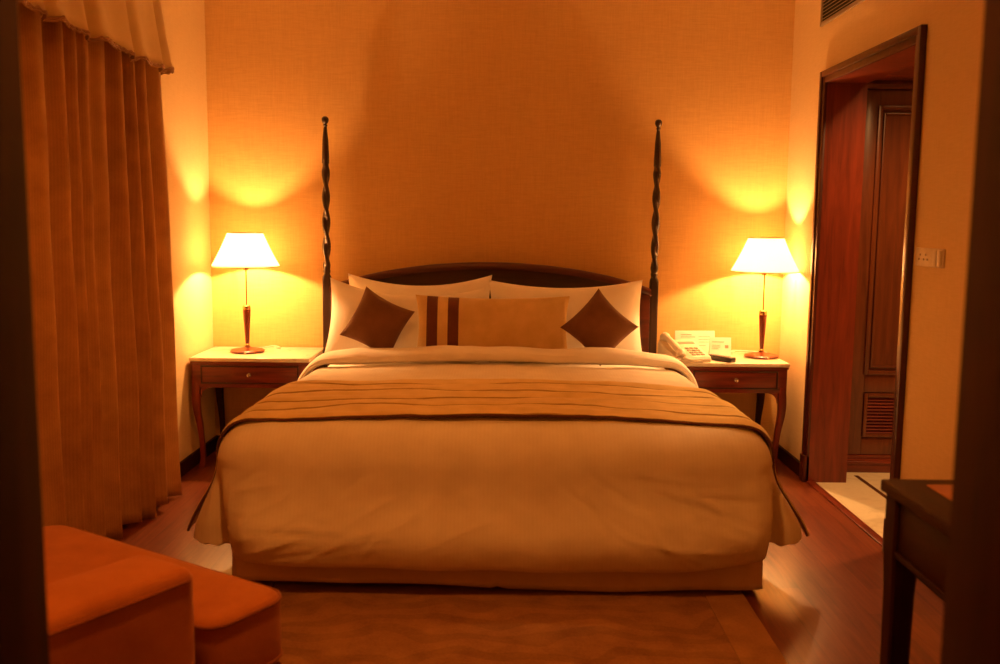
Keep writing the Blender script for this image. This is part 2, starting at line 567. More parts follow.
va = thing('valance', 'gathered pale gold fabric valance with braided hem above the long curtain', 'valance', (-1.6, 3.5, 2.0))
def val_surface():
    rows = []
    path = catmull([(-1.668, 4.40), (-1.62, 4.405), (-1.535, 4.395), (-1.50, 4.33), (-1.50, 4.1), (-1.50, 3.6), (-1.50, 3.0), (-1.50, 2.45)], 260)
    nT = 20
    for k in range(nT + 1):
        t = k / nT
        z = lerp(2.64, 2.0, t)
        row = []
        for i, p in enumerate(path):
            u = i / 260
            d = path[min(i + 1, 260)] - path[max(i - 1, 0)]
            nrm = Vector((-d.y, d.x)).normalized()
            if nrm.x < 0 and i > 30:
                nrm = -nrm
            if i <= 30 and nrm.y < 0:
                nrm = -nrm
            ph = 2 * PI * 6.5 * u + 1.2 * math.sin(8 * u)
            pl = math.exp(-((math.sin(ph * .5)) ** 2) * 16)                      # narrow pinched pleats
            off = lerp(-.075, .0, t ** 1.2) * sm(0, .12, u) + (.016 * nz(p.x, p.y * 2, z, 2.5)) * t - .045 * pl * (.4 + .6 * t)
            off += .016 * math.sin(ph + 2) * (.3 + .7 * t)
            py = p.y - .075 * (1 - t) * (1 - sm(.0, .30, u))
            zz = z + (.012 * nz(p.y, 0, 3, 5.0) - .014 * pl) * sm(.5, 1, t)
            row.append((p.x + nrm.x * off, py + nrm.y * off * .4, zz))
        rows.append(row)
    return rows
rows = val_surface()
bm = B(); loft(bm, rows, closed=False, caps=False)
o = obj('drape', bm, VAL, va, world=True)
sd = o.modifiers.new('thickness', 'SOLIDIFY'); sd.thickness = .003
bm = B()
for kk, rr in ((0, .005), (1, .0035)):
    pts = [Vector(p) + Vector((0.002, 0, -.004 - .008 * kk + .003 * math.sin(i * 1.9 + kk))) for i, p in enumerate(rows[-1])]
    tube(bm, pts[::2], [rr * (1 + .5 * math.sin(i * 2.3)) for i in range(len(pts[::2]))], 6)
obj('braid_trim', bm, FRINGE, va, world=True)

# ------------------------------------------------------------------ rug
rg = thing('rug', 'pale brown carpet rug with faint scrollwork lying under the foot of the bed', 'rug', (-.04, 2.5, 0))
b = B(); box(b, -.82, .735, 1.38, 3.74, 0, .012, .004)
obj('pile', b, RUG, rg, world=True)
b = B()
for (a0, a1, c0, c1) in ((-.96, -.82, 1.24, 3.88), (.735, .877, 1.24, 3.88), (-.82, .735, 1.24, 1.38), (-.82, .735, 3.74, 3.88)):
    box(b, a0, a1, c0, c1, 0, .013, .004)
obj('border', b, RUGB, rg, world=True)

# ------------------------------------------------------------------ bed
HBX0, HBX1, HBY = -.985, .853, 5.27
bed = thing('bed', 'king-size bed with an arched dark wood headboard and two twisted posts', 'bed', (-.03, 4.3, 0))
b = B(); box(b, -.94, .89, 3.36, 5.20, .08, .30, .02); obj('base', b, SKIRT, bed, world=True)
for (lx, ly) in ((-.85, 3.5), (.80, 3.5), (-.85, 5.1), (.80, 5.1)):
    b = B(); lathe(b, [(.028, .0131 if ly < 4 else 0), (.035, .03), (.035, .09)], 20, lx, ly); obj('leg', b, BEDW, bed, world=True)
b = B(); box(b, -.945, .90, 3.33, 5.20, .30, .575, .07, 5); obj('mattress', b, WHITE, bed, world=True)
# fitted skirt: wavy cloth on three sides with a split pleat in the middle of the foot end
def skirt():
    bm = B()
    path = catmull([(-.965, 5.15), (-.965, 4.4), (-.965, 3.6), (-.965, 3.30), (-.945, 3.258), (-.90, 3.246), (-.4, 3.242), (0.0, 3.24), (.4, 3.236), (.86, 3.232), (.925, 3.238), (.942, 3.275), (.945, 3.6), (.945, 4.4), (.945, 5.15)], 300)
    rows = []
    for k in range(13):
        t = k / 12
        row = []
        for i, p in enumerate(path):
            d = (path[min(i + 1, 300)] - path[max(i - 1, 0)])
            n = Vector((d.y, -d.x)).normalized()
            zb = .040 - .018 * sm(-.9, .9, p.x) + .016 * nz(p.x, p.y, 0, 2.6)
            pleat = math.exp(-((p.x + .0) / .008) ** 2) if p.y < 3.27 else 0
            zb += .012 * pleat
            off = .010 * nz(p.x, p.y, t * .4, 4) * t - .014 * pleat + .008 * t
            z = lerp(.30, zb, t)
            row.append((p.x + n.x * off, p.y + n.y * off, z))
        rows.append(row)
    loft(bm, rows, closed=False, caps=False)
    return bm
o = obj('skirt', skirt(), SKIRT, bed, world=True)
sd = o.modifiers.new('thickness', 'SOLIDIFY'); sd.thickness = .004
# headboard
def arch(x):
    u = (x - (HBX0 + HBX1) / 2) / ((HBX1 - HBX0) / 2)
    return .955 + .150 * (1 - abs(u) ** 2.0) ** .85
def headboard_panel(inset, y0, y1, z0):
    bm = B()
    xs = [lerp(HBX0 + .02, HBX1 - .02, i / 60) for i in range(61)]
    front = [(x, y0, z0) for x in xs] ; 
    rows = [[(x, y0, z0) for x in xs], [(x, y0, arch(x) - inset) for x in xs], [(x, y1, arch(x) - inset) for x in xs], [(x, y1, z0) for x in xs]]
    vs = loft(bm, rows, closed=False, caps=False)
    for j in (0, -1):
        bm.faces.new([vs[k][j] for k in range(4)])
    return bm
obj('headboard', headboard_panel(.02, HBY - .012, HBY + .018, .25), DARKX, bed, world=True)
def rail():
    bm = B()
    rings = []
    for i in range(81):
        x = lerp(HBX0 + .02, HBX1 - .02, i / 80)
        z = arch(x)
        dz = (arch(x + .001) - arch(x - .001)) / .002 if .02 < i / 80 < .98 else 0
        n = Vector((-dz, 0, 1)).normalized()
        ring = []
        for (a, c) in ((-.030, -.040), (-.036, -.032), (-.036, -.012), (-.030, -.004), (-.018, .0), (.018, .0), (.026, -.008), (.026, -.036), (.018, -.040)):
            p = Vector((x, HBY + a, z)) + n * c
            ring.append(p)
        rings.append(ring)
    loft(bm, rings, True, True)
    return bm
obj('top_rail', rail(), BEDM, bed, world=True)
for sx in (HBX0 + .022, HBX1 - .082):
    b = B(); box(b, sx, sx + .06, HBY - .024, HBY + .02, .25, .955, .006)
    obj('stile', b, BEDM, bed, world=True)
def post(cx):
    bm = B()
    n = 32
    rings = []
    # square lower shaft
    def sq(h, z, e=8):
        out = []
        for i in range(n):
            a = 2 * PI * i / n
            c, s = math.cos(a), math.sin(a)
            r = h / ((abs(c) ** e + abs(s) ** e) ** (1 / e))
            out.append((cx + r * c, HBY + r * s, z))
        return out
    for z in (0, .02, .5, 1.0):
        rings.append(sq(.0235, z))
    rings.append(sq(.022, 1.015, 5)); rings.append(sq(.017, 1.03, 2)); rings.append(sq(.021, 1.045, 2))
    nT = 110
    for k in range(nT + 1):
        t = k / nT
        z = lerp(1.055, 1.64, t)
        tw = -2 * PI * 2.15 * t
        e = sm(0, .05, t) * (1 - sm(.93, 1, t))
        ring = []
        for i in range(n):
            a = 2 * PI * i / n
            r = .0185 - .0015 * t + .0055 * e * math.cos(2 * (a - tw))
            ring.append((cx + r * math.cos(a), HBY + r * math.sin(a), z))
        rings.append(ring)
    for r, z in ((.0205, 1.645), (.020, 1.69), (.0165, 1.77), (.011, 1.823), (.0085, 1.843)):
        rings.append([(cx + r * math.cos(2 * PI * i / n), HBY + r * math.sin(2 * PI * i / n), z) for i in range(n)])
    loft(bm, rings)
    return bm
for cx, ztop in ((HBX0, 0), (HBX1, 0)):
    p = obj('post', post(cx), BEDW, bed, world=True)
    b = B()
    lathe(b, [(.0085, 1.841), (.013, 1.846), (.013, 1.851), (.009, 1.856), (.013, 1.861), (.0185, 1.870), (.020, 1.879), (.0185, 1.888), (.012, 1.896), (.001, 1.899)], 24, cx, HBY)
    f = obj('finial', b, BEDW, bed, world=True); f.parent = p

# ------------------------------------------------------------------ duvet, its fold and the quilt laid across it
ZS, RZ, RXs = .46, .155, .135           # where the shoulder starts, its rise and inset
def flare(z):
    return 1 - sm(.12, .50, z)
def side_w(z, y, sgn):
    """half width of the bedding at height z, station y (sgn -1 left, +1 right)"""
    base = 1.032 if sgn < 0 else .988
    base -= .045 * sm(3.45, 4.6, y)
    fl = (.105 if sgn < 0 else .135) * flare(z) ** 1.1 * (1 - .55 * sm(3.4, 4.6, y))
    return base + fl
NSIDE, NCOR, NFR = 44, 40, 170
def half_outline(z, sgn):
    f = flare(z)
    s = []
    yc = 3.40
    for i in range(NSIDE):
        y = lerp(4.56, yc, i / NSIDE)
        s.append(Vector((side_w(z, y, sgn), y)))
    w = side_w(z, yc, sgn)
    up = catmull([(w, yc), (w - .004, 3.33), (w - .02, 3.275), (w - .05, 3.24), (w - .09, 3.222), (w - .14, 3.212)], NCOR)
    fw = .955 if sgn < 0 else .955
    lo = catmull([(w, yc), (w - .015, 3.335), (lerp(w, fw, .42), 3.292), (lerp(w, fw, .80), 3.315), (fw + .000, 3.350), (fw - .012, 3.300), (fw - .002, 3.235), (fw - .035, 3.195), (fw - .12, 3.178)], NCOR)
    g = f ** .8
    cor = [up[i].lerp(lo[i], g) for i in range(NCOR + 1)]
    return s + cor
def outline(z):
    L = [Vector((-p.x, p.y)) for p in half_outline(z, -1)]
    R = half_outline(z, 1)[::-1]
    a, c = L[-1], R[0]
    mid = []
    for i in range(1, NFR):
        u = i / NFR
        p = a.lerp(c, u)
        p = Vector((p.x, p.y - .014 * math.sin(PI * u) ** .6))
        mid.append(p)
    return L + mid + R
def puff(p, amp=1.0):
    x, y, z = p
    return amp * (.007 * nz(x, y, z, 2.0) + .004 * nz(x + 3, y, z, 6) + .0022 * nz(x, y + 5, z, 16))
_rc = random.Random(21)
CREASES = []
for _i in range(58):
    _sd = -1 if _i % 2 else 1
    _x = _sd * (.93 - abs(_rc.gauss(0, .33)))
    _h = .16 + abs(_rc.gauss(0, .15))
    # drag lines fan out from the two lower corners and run up the panel
    _an = math.atan2(.50 - _h * .6, -_sd * (.30 + _rc.random() * .8)) + _rc.gauss(0, .25)
    CREASES.append((_x, _h, math.cos(_an), math.sin(_an), .05 + .10 * _rc.random(), .007 + .010 * _rc.random(), _rc.choice((-1, 1, 1)) * (.0018 + .0036 * _rc.random())))
def crease(x, h):
    t = 0
    for (x0, h0, c, s_, ln, wd, am) in CREASES:
        dx, dh = x - x0, h - h0
        if abs(dx) > .4:
            continue
        a = dx * c + dh * s_
        v = -dx * s_ + dh * c + .25 * a * a
        t += am * math.exp(-(v / wd) ** 2 - (a / ln) ** 2)
    return t
def duvet():
    bm = B()
    rings = []
    cen = Vector((-.01, 4.1))
    # inner hem lip, hanging part
    def zb(p):
        fr = 1 - sm(3.2, 3.33, p.y)
        edge = lerp(.150 if p.x < 0 else .175, .108 + .035 * p.x * p.x, fr)
        edge += .012 * nz(p.x, p.y, 2, 3) + .10 * sm(3.42, 4.0, p.y)
        if p.y > 3.27 and p.y < 3.40 and abs(p.x) > 1.0:
            edge += .004 * math.sin(abs(p.x) * 120)
        return edge
    heights = [.125 + (ZS - .125) * (i / 34) ** 1.1 for i in range(35)]
    base = outline(.125)
    inn = []
    for p in base:
        d = (cen - p); d.normalize()
        inn.append((p.x + d.x * .03, p.y + d.y * .03, zb(p) + .03))
    rings.append(inn)
    inn = []
    for p in base:
        d = (cen - p); d.normalize()
        inn.append((p.x + d.x * .012, p.y + d.y * .012, zb(p)))
    rings.append(inn)
    for h in heights:
        o = outline(h)
        ring = []
        for j, p in enumerate(o):
            b0 = zb(base[j])
            z = b0 + .006 + (h - .125) / (ZS - .125) * (ZS - b0 - .006)
            q = p.copy()
            # belly of the front panel near its hem, drag folds
            if p.y < 3.36 and abs(p.x) < .96:
                k = (h - .125) / (ZS - .125)
                ed = 1 - sm(.88, .955, abs(p.x))
                q.y -= (.050 * math.exp(-((k - .30) / .30) ** 2) + .012 * k) * (.3 + .7 * ed)
                fold = math.sin(9 * (p.x + .55 * h) + 2.2 * nz(p.x, h, 0, 2)) * nz(p.x, 0, h, 1.7)
                q.y -= .020 * fold * (1 - k * .6) * ed
                q.y -= crease(p.x, h) * ed
                q.y += .010 * max(0, 1 - k / .06) ** 2
            ring.append((q.x, q.y, z))
        rings.append(ring)
    o = outline(ZS)
    for k in range(1, 13):
        th = PI / 2 * k / 12
        ins = RXs * (1 - math.cos(th))
        z = ZS + RZ * math.sin(th)
        ring = []
        for p in o:
            fx = max(0, 1 - ins / .98)
            x = p.x * fx
            y = p.y
            if y < 3.9:
                y = p.y + ins * (1 - sm(3.22, 3.9, p.y))
            ring.append((x, y - .012 * (1 if p.y < 3.3 else 0), z))
        rings.append(ring)
    last = rings[-1]
    for k in range(1, 26):
        s = 1 - k / 25
        ring = []
        for p in last:
            x = p[0] * s
            y = p[1] if p[1] > 4.1 else lerp(4.1, p[1], .35 + .65 * s) if s > 0 else p[1]
            y = lerp(p[1], 4.0, (1 - s) * .0)
            ring.append((x, p[1] , p[2] + .02 * (1 - s) ** .7 * sm(3.25, 3.6, p[1])))
        rings.append(ring)
    loft(bm, rings, closed=False, caps=False)
    for v in bm.verts:
        d = puff(v.co)
        v.co.z += d * (1 if v.co.z > .5 else .2)
        if v.co.z < .5:
            if v.co.y < 3.36:
                v.co.y -= d * .9
            else:
                v.co.x += math.copysign(d, v.co.x) * .8
    bmesh.ops.remove_doubles(bm, verts=bm.verts, dist=.0004)
    return bm
dv = thing('duvet', 'thick off-white duvet covering the bed and hanging over its sides and foot', 'duvet', (0, 4.0, .6))
obj('cover', duvet(), DUVET, dv, world=True)

def over(s, y, off, zlift=0.0, hem=.10):
    """point on the bedding surface: s = signed arc length across from the middle, at station y"""
    sgn = -1 if s < 0 else 1
    a = abs(s)
    w0 = side_w(ZS, y, sgn)
    flat = w0 - RXs * w0 / .98
    arc = (RXs + RZ) / 2 * PI / 2
    if a <= flat:
        p = Vector((sgn * a, y, ZS + RZ + .02 * sm(.0, 1, 1 - a / flat) ** .7 + off))
    elif a <= flat + arc:
        th = PI / 2 * (1 - (a - flat) / arc)
        ins = RXs * (1 - math.cos(th))
        x = w0 * (1 - ins / .98)
        p = Vector((sgn * (x + off * math.cos(th)), y, ZS + RZ * math.sin(th) + off * math.sin(th)))
    else:
        z = ZS - (a - flat - arc)
        p = Vector((sgn * (side_w(z, y, sgn) + off + .050 * (1 - sm(.05, .42, z)) * (1 if off > .002 else .8)), y, z))
    if y < 3.20 + RXs:
        kf = 1 - max(0, (y - 3.185)) / (RXs + .015)
        p.z -= (p.z - ZS) * (1 - math.sqrt(max(0, 1 - kf * kf))) if p.z > ZS else 0
    d = puff(p)
    if p.z > .5:
        p.z += d
    else:
        p.x += sgn * d * .8
    p.z += zlift
    return p

# turned-back sheet edge at the head of the duvet: a soft roll following the bed's cross-section
def fold():
    bm = B()
    prof = []
    for i in range(20):
        a = 2 * PI * i / 20
        c, s_ = math.cos(a), math.sin(a)
        prof.append((4.645 + .105 * math.copysign(abs(c) ** .7, c), .036 + .034 * math.copysign(abs(s_) ** .7, s_)))
    rings = []
    nS = 120
    for i in range(nS + 1):
        s = lerp(-1.28, 1.28, i / nS)
        e = min(1, (nS / 2 - abs(i - nS / 2)) / 5)
        ring = []
        for (y, off) in prof:
            yy = y + .02 * nz(s, 0, 0, 1.4) - .10 * sm(.85, 1.3, abs(s))
            p = over(s, 4.5, 0.004 + off * (.3 + .7 * e) * (1 + .25 * nz(s, y, 0, 3)) * (1 - .55 * sm(.70, 1.05, abs(s))))
            ring.append((p.x, yy, p.z))
        rings.append(ring)
    loft(bm, rings, True, True)
    return bm
obj('turned_back_edge', fold(), WHITE, dv, world=True)

def quilt_y(s, v):
    """v 0 = front edge, 1 = rear edge"""
    a = abs(s)
    front = 3.308 + .006 * math.sin(3 * s) + .13 * sm(.85, 1.35, a) - .012 * sm(.2, .9, s)
    rear = 4.03 + .015 * math.sin(2 * s + 1) - .07 * sm(.2, 1.2, s)
    return lerp(front, rear, v)
def quilt_len(sgn):
    return 1.425 if sgn < 0 else 1.375
def quilt():
    bm = B()
    nS, nV = 220, 130
    top, bot = [], []
    for j in range(nV + 1):
        v = j / nV
        rt, rb = [], []
        for i in range(nS + 1):
            u = i / nS
            s = lerp(-quilt_len(-1) + .22 * v, quilt_len(1) - .22 * v, u)
            y = quilt_y(s, v)
            ch = v * 4.6 + .42 * nz(s, v * 2, 1, 2.0)
            q = abs(math.sin(PI * ch)) ** .6                      # quilted channels
            t = .010 + .008 * q + .009 * nz(s * 1.0, v * 5, 0, 2.8)
            rt.append(over(s, y, t))
            rb.append(over(s, y, .003))
        top.append(rt); bot.append(rb)
    a = loft(bm, top, closed=False, caps=False)
    c = loft(bm, bot, closed=False, caps=False)
    for j in range(nV):
        for i in (0, nS):
            bm.faces.new((a[j][i], a[j + 1][i], c[j + 1][i], c[j][i]))
    for i in range(nS):
        for j in (0, nV):
            bm.faces.new((a[j][i], a[j][i + 1], c[j][i + 1], c[j][i]))
    return bm
ql = thing('bed_runner', 'gold channel-quilted bed runner with dark piped edges draped across the duvet', 'bed runner', (0, 3.7, .65))
obj('quilted_panel', quilt(), QUILT, ql, world=True)
STITCH = cloth('runner_seam_thread', (.40, .27, .10), (.54, .38, .16), 400)
for kk in range(1, 5):
    pts = []
    for i in range(161):
        u = i / 160
        v = kk / 4.6
        for _ in range(6):
            s = lerp(-quilt_len(-1) + .22 * v, quilt_len(1) - .22 * v, u)
            v = (kk - .42 * nz(s, v * 2, 1, 2.0)) / 4.6
        v = min(.97, max(.03, v))
        pts.append(over(s, quilt_y(s, v), .0125 + .009 * nz(s * 1.0, v * 5, 0, 2.8)))
    bm = B(); tube(bm, pts, .0036, 8)
    obj('seam', bm, STITCH, ql, world=True, label='sewn quilting line across the runner')
for vv in (0.0, 1.0):
    bm = B()
    pts = []
    for i in range(161):
        s = lerp(-quilt_len(-1) + .22 * vv, quilt_len(1) - .22 * vv, i / 160)
        p = over(s, quilt_y(s, vv), .007)
        pts.append(p)
    tube(bm, pts, .0052 if vv == 0 else .003, 8)
    obj('piping', bm, PIPE, ql, world=True, label='dark brown piped edge')

# ------------------------------------------------------------------ pillows and cushions
def pillow(w, h, t, k=.10, sag=0.0, seed=0, n=34, pinch=.0, wr=1.0):
    """stuffed pillow in the local XZ plane, thickness along Y"""
    bm = B()
    sheets = []
    for side in (-1, 1):
        rows = []
        for j in range(n + 1):
            v = -1 + 2 * j / n
            row = []
            for i in range(n + 1):
                u = -1 + 2 * i / n
                x = w / 2 * u * (1 - k * (1 - v * v) * abs(u))
                z = h / 2 * v * (1 - k * 1.3 * (1 - u * u) * abs(v))
                if v > 0:
                    z -= sag * (1 - u * u) * v * v
                th = t / 2 * ((1 - abs(u) ** 2.6) ** .55) * ((1 - abs(v) ** 2.6) ** .55) if abs(u) < 1 and abs(v) < 1 else 0
                wrk = (.006 * nz(x + seed, z, side, 7) + .010 * nz(x, z + seed, side, 3.2)) * wr
                edge = min(1, min(1 - abs(u), 1 - abs(v)) * 5)
                y = side * (th + wrk * edge)
                row.append((x, y, z))
            rows.append(row)
        loft(bm, rows, closed=False, caps=False)
    bmesh.ops.remove_doubles(bm, verts=bm.verts, dist=.0006)
    return bm
def place(name, bm, m, loc, tilt, roll, label, cat, group=None, yaw=0.0):
    o = obj(name, bm, m)
    o.rotation_euler = (0, 0, 0)
    o.matrix_basis = Matrix.Translation(loc) @ Matrix.Rotation(yaw, 4, 'Z') @ Matrix.Rotation(-tilt, 4, 'X') @ Matrix.Rotation(roll, 4, 'Y')
    if label:
        tag(o, label, cat, group)
    return o
place('pillow', pillow(.80, .46, .15, .05, .050, 1), WHITE, (-.455, 5.155, .812), .18, 0, 'white pillow upright behind another white pillow, against the headboard', 'pillow', 'white pillows')
place('pillow', pillow(.84, .45, .16, .06, .060, 5), WHITE, (-.520, 4.985, .785), .28, .055, 'white pillow leaning behind the brown cushion that stands beside the striped cushion end', 'pillow', 'white pillows')
place('pillow', pillow(.84, .46, .19, .05, .03, 9), WHITE, (.348, 5.06, .795), .22, -.01, 'single white pillow on the telephone side of the bed', 'pillow', 'white pillows')
# stripes fall on exact lines: add cuts first
def striped():
    bm = pillow(.80, .34, .17, .05, .006, 3, n=48)
    for cx in (-.338, -.281, -.228, -.172):
        bmesh.ops.bisect_plane(bm, geom=list(bm.verts) + list(bm.edges) + list(bm.faces), plane_co=(cx, 0, 0), plane_no=(1, 0, 0))
    for f in bm.faces:
        c = f.calc_center_median()
        if -.338 < c.x < -.281 or -.228 < c.x < -.172:
            f.material_index = 1
    return bm
place('lumbar_cushion', striped(), [LUMB, STRIPE], (-.048, 4.815, .785), .22, 0, 'long tan lumbar cushion with two dark stripes in the middle of the bed', 'cushion')
place('square_cushion', pillow(.285, .285, .11, .09, 0, 11), BROWN, (-.637, 4.775, .808), .25, math.radians(27), 'dark brown square cushion standing next to the striped end of the tan cushion', 'cushion', 'brown square cushions')
place('square_cushion', pillow(.285, .285, .11, .09, 0, 15), BROWN, (.500, 4.770, .800), .25, math.radians(44), 'brown square cushion on its point at the plain end of the tan cushion', 'cushion', 'brown square cushions')

# ------------------------------------------------------------------ nightstands (root at the middle of the footprint on the floor)
NZ = .602
def cab_leg(bm, cx, cy, sx, sy, z1=.47):
    """gently S-curved square leg; sx, sy point outwards"""
    rings = []
    for k in range(22):
        t = k / 21
        z = z1 * (1 - t)
        bow = .006 * math.sin(PI * min(1, t * 2)) - .016 * sm(.2, .9, t) + .004 * sm(.88, 1, t)
        hw = lerp(.023, .0135, sm(0, .75, t)) + .004 * sm(.88, 1, t)
        ox, oy = cx + sx * bow, cy + sy * bow
        ring = []
        for i in range(16):
            a = 2 * PI * i / 16
            c, s = math.cos(a), math.sin(a)
            r = hw / ((abs(c) ** 6 + abs(s) ** 6) ** (1 / 6))
            ring.append((ox + r * c, oy + r * s, z))
        rings.append(ring)
    loft(bm, rings)
    return bm
def nightstand(label, loc, hx):
    t = thing('nightstand', label, 'nightstand', loc, 0, 'wooden nightstands')
    y0, y1 = -.205, .235
    b = B(); box(b, -hx - .010, hx + .010, y0 - .012, y1, NZ - .022, NZ, .006, 3); obj('marble_top', b, CREAM, t, label='cream marble top')
    b = B()
    zt, zb = NZ - .022, .44
    box(b, -hx, hx, y0, y0 + .020, zb, zt, .003)
    box(b, -hx, -hx + .02, y0 + .02, y1, zb, zt, .003); box(b, hx - .02, hx, y0 + .02, y1, zb, zt, .003); box(b, -hx + .02, hx - .02, y1 - .02, y1, zb, zt, .003)
    box(b, -hx, hx, y0 + .02, y1, zb + .005, zb + .015)
    box(b, -hx - .005, hx + .005, y0 - .006, y1, zt - .012, zt, .003)
    obj('apron', b, MAHOGX, t)
    # curved brackets where the legs meet the apron
    for sx in (-1, 1):
        b = B()
        arcp = [(sx * (hx - .046 - .06 * (1 - math.cos(a))), zb - .055 * (1 - math.sin(a))) for a in [PI / 2 * i / 8 for i in range(9)]]
        poly = [(sx * (hx - .046), zb)] + arcp
        rings = [[(p[0], yy, p[1]) for p in poly] for yy in (y0 + .002, y0 + .018)]
        loft(b, rings, True, True)
        obj('bracket', b, MAHOG, t)
    for sx in (-1, 1):
        for sy, yy in ((-1, y0 + .023), (1, y1 - .023)):
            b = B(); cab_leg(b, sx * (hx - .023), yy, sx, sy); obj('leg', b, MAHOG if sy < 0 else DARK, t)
    b = B(); box(b, -hx + .05, hx - .05, y0 - .006, y0 + .004, .462, .560, .003)
    hd = hx - .05
    d = obj('drawer', b, MAHOGX, t)
    b = B()
    for (a0, a1, c0, c1) in ((-hd, hd, .552, .560), (-hd, hd, .462, .470), (-hd, -hd + .008, .470, .552), (hd - .008, hd, .470, .552)):
        box(b, a0, a1, y0 - .011, y0 - .005, c0, c1, .0025)
    obj('bead_frame', b, DARKX, d)
    b = B(); lathe(b, [(.005, 0), (.005, .010), (.011, .014), (.013, .020), (.010, .026), (.001, .029)], 20)
    b.transform(Matrix.Translation((0, y0 - .005, .512)) @ Matrix.Rotation(PI / 2, 4, 'X'))
    obj('knob', b, NICKEL, d, label='small metal drawer knob')
    return t
nightstand('marble-topped wooden nightstand by the curtain, holding only a lamp', (-1.332, 5.115, 0), .31)
nightstand('marble-topped wooden nightstand on the doorway side, holding lamp and telephone', (1.240, 5.115, 0), .275)

# ------------------------------------------------------------------ table lamps
def lamp(label, loc, cord_side):
    t = thing('table_lamp', label, 'lamp', loc, 0, 'lit bedside lamps')
    b = B(); lathe(b, [(.0, 0), (.086, 0), (.092, .004), (.093, .010), (.088, .015), (.060, .021), (.030, .026), (.016, .030), (.012, .036)], 56); obj('base', b, MAHOGX, t)
    b = B(); lathe(b, [(.009, .034), (.012, .037), (.012, .043), (.0085, .047)], 24); obj('collar', b, BRASS, t)
    b = B(); lathe(b, [(.0095, .046), (.0115, .06), (.0165, .15), (.0215, .232), (.021, .236)], 28); obj('column', b, MAHOG, t)
    b = B(); lathe(b, [(.021, .236), (.022, .240), (.021, .256), (.014, .262), (.005, .264)], 28); obj('cap', b, BRASS, t)
    b = B(); lathe(b, [(.0042, .262), (.0042, .475)], 14); obj('rod', b, BRASS, t)
    b = B(); lathe(b, [(.014, .452), (.017, .456), (.017, .474), (.014, .480)], 24); obj('socket', b, BRASS, t)
    # shade: thin linen cone, open at both ends
    b = B()
    z0, z1, r0, r1 = .473, .655, .182, .094
    n = 72
    prof = []
    for k in range(15):
        u = k / 14
        prof.append((lerp(r0, r1, u) + .003 * math.sin(PI * u) * -1, lerp(z0, z1, u)))
    lathe(b, prof, n, caps=False)
    sh = obj('lamp_shade', b, SHADE, t)
    sdm = sh.modifiers.new('thickness', 'SOLIDIFY'); sdm.thickness = .0012
    b = B()
    for r, z in ((r0, z0), (r1, z1)):
        tube(b, [(r * math.cos(2 * PI * i / 48), r * math.sin(2 * PI * i / 48), z) for i in range(49)], .0028, 8, False)
    for a in (0, 2 * PI / 3, 4 * PI / 3):
        tube(b, [(.005 * math.cos(a), .005 * math.sin(a), .476), (.09 * math.cos(a), .09 * math.sin(a), .474), (r0 * math.cos(a), r0 * math.sin(a), z0)], .0018, 6)
    obj('shade_ring', b, NICKEL, sh)
    b = B(); lathe(b, [(.0, 0), (.006, 0), (.006, .005), (.0, .006)], 14)
    b.transform(Matrix.Translation((.012, -.0915, .008)) @ Matrix.Rotation(PI / 2, 4, 'X'))
    obj('switch', b, IVORY, t, label='small pale push switch')
    b = B(); tube(b, catmull([(.02, .085, .006), (.06, .12, .010), (.11 * cord_side, .145, .016), (.15 * cord_side, .140, .006), (.12 * cord_side, .165, .004), (.10 * cord_side, .20, .004)], 30), .004, 8); obj('power_cord', b, IVORY, t, label='pale lamp cord')
    return t
LAMPS = [(-1.402, 5.13, NZ), (1.434, 5.13, NZ)]
lamp('lit table lamp with white conical shade on the nightstand by the curtain', LAMPS[0], 1)
lamp('lit table lamp with white conical shade beside the telephone', LAMPS[1], -1)

# ------------------------------------------------------------------ things on the right nightstand
ph = thing('telephone', 'ivory desk telephone with handset on the nightstand', 'telephone', (.985, 5.02, NZ), math.radians(14))
ph.scale = (1.2, 1.2, 1.2)
b = B()
rings = []
for (y, z) in ((-.10, .022), (-.095, .030), (.0, .048), (.085, .072), (.10, .070), (.105, .0)):
    pass
prof = [(-.105, .0), (-.108, .014), (-.100, .026), (-.02, .046), (.07, .075), (.092, .078), (.104, .066), (.106, .0)]
sec = []
for x, sc in ((-.085, .93), (-.080, 1.0), (.08, 1.0), (.085, .93)):
    sec.append([(x, y * sc, z * sc) for y, z in prof])
loft(b, sec, True, True)
bo = obj('body', b, IVORY, ph)
b = B()
hs = catmull([(-.057, -.100, .030), (-.057, -.088, .044), (-.057, -.045, .060), (-.057, .03, .084), (-.057, .078, .094), (-.057, .096, .080)], 20)
tube(b, hs, [.020, .022, .021] + [.0145] * 14 + [.020, .022, .022, .019], 14)
obj('handset', b, IVORY, ph)
b = B()
k = 0
for r in range(4):
    for c in range(3):
        t = bmesh.new(); bmesh.ops.create_cube(t, size=1)
        y = -.080 + r * .024
        z = .0325 + (y + .07) * .262 + .0015
        merge(b, t, Matrix.Translation((.010 + c * .022, y, z)) @ Matrix.Rotation(.26, 4, 'X') @ Matrix.Diagonal((.015, .013, .006, 1)))
obj('keypad', b, IVORY2, ph, smooth=False, label='grey push buttons')
b = B()
t = bmesh.new(); bmesh.ops.create_cube(t, size=1)
merge(b, t, Matrix.Translation((.032, .047, .0675)) @ Matrix.Rotation(.31, 4, 'X') @ Matrix.Diagonal((.075, .022, .004, 1)))
obj('display', b, IVORY2, ph, smooth=False)
b = B()
pts = []
for i in range(200):
    u = i / 199
    c = Vector((-.055 + .10 * u - .02 * math.sin(PI * u), -.108 - .035 * math.sin(PI * u), .010 + .012 * (1 - u)))
    a = u * 2 * PI * 22
    pts.append(c + Vector((0, math.cos(a) * .006, math.sin(a) * .006)))
tube(b, pts, .0016, 6)
obj('coiled_cord', b, IVORY, ph)

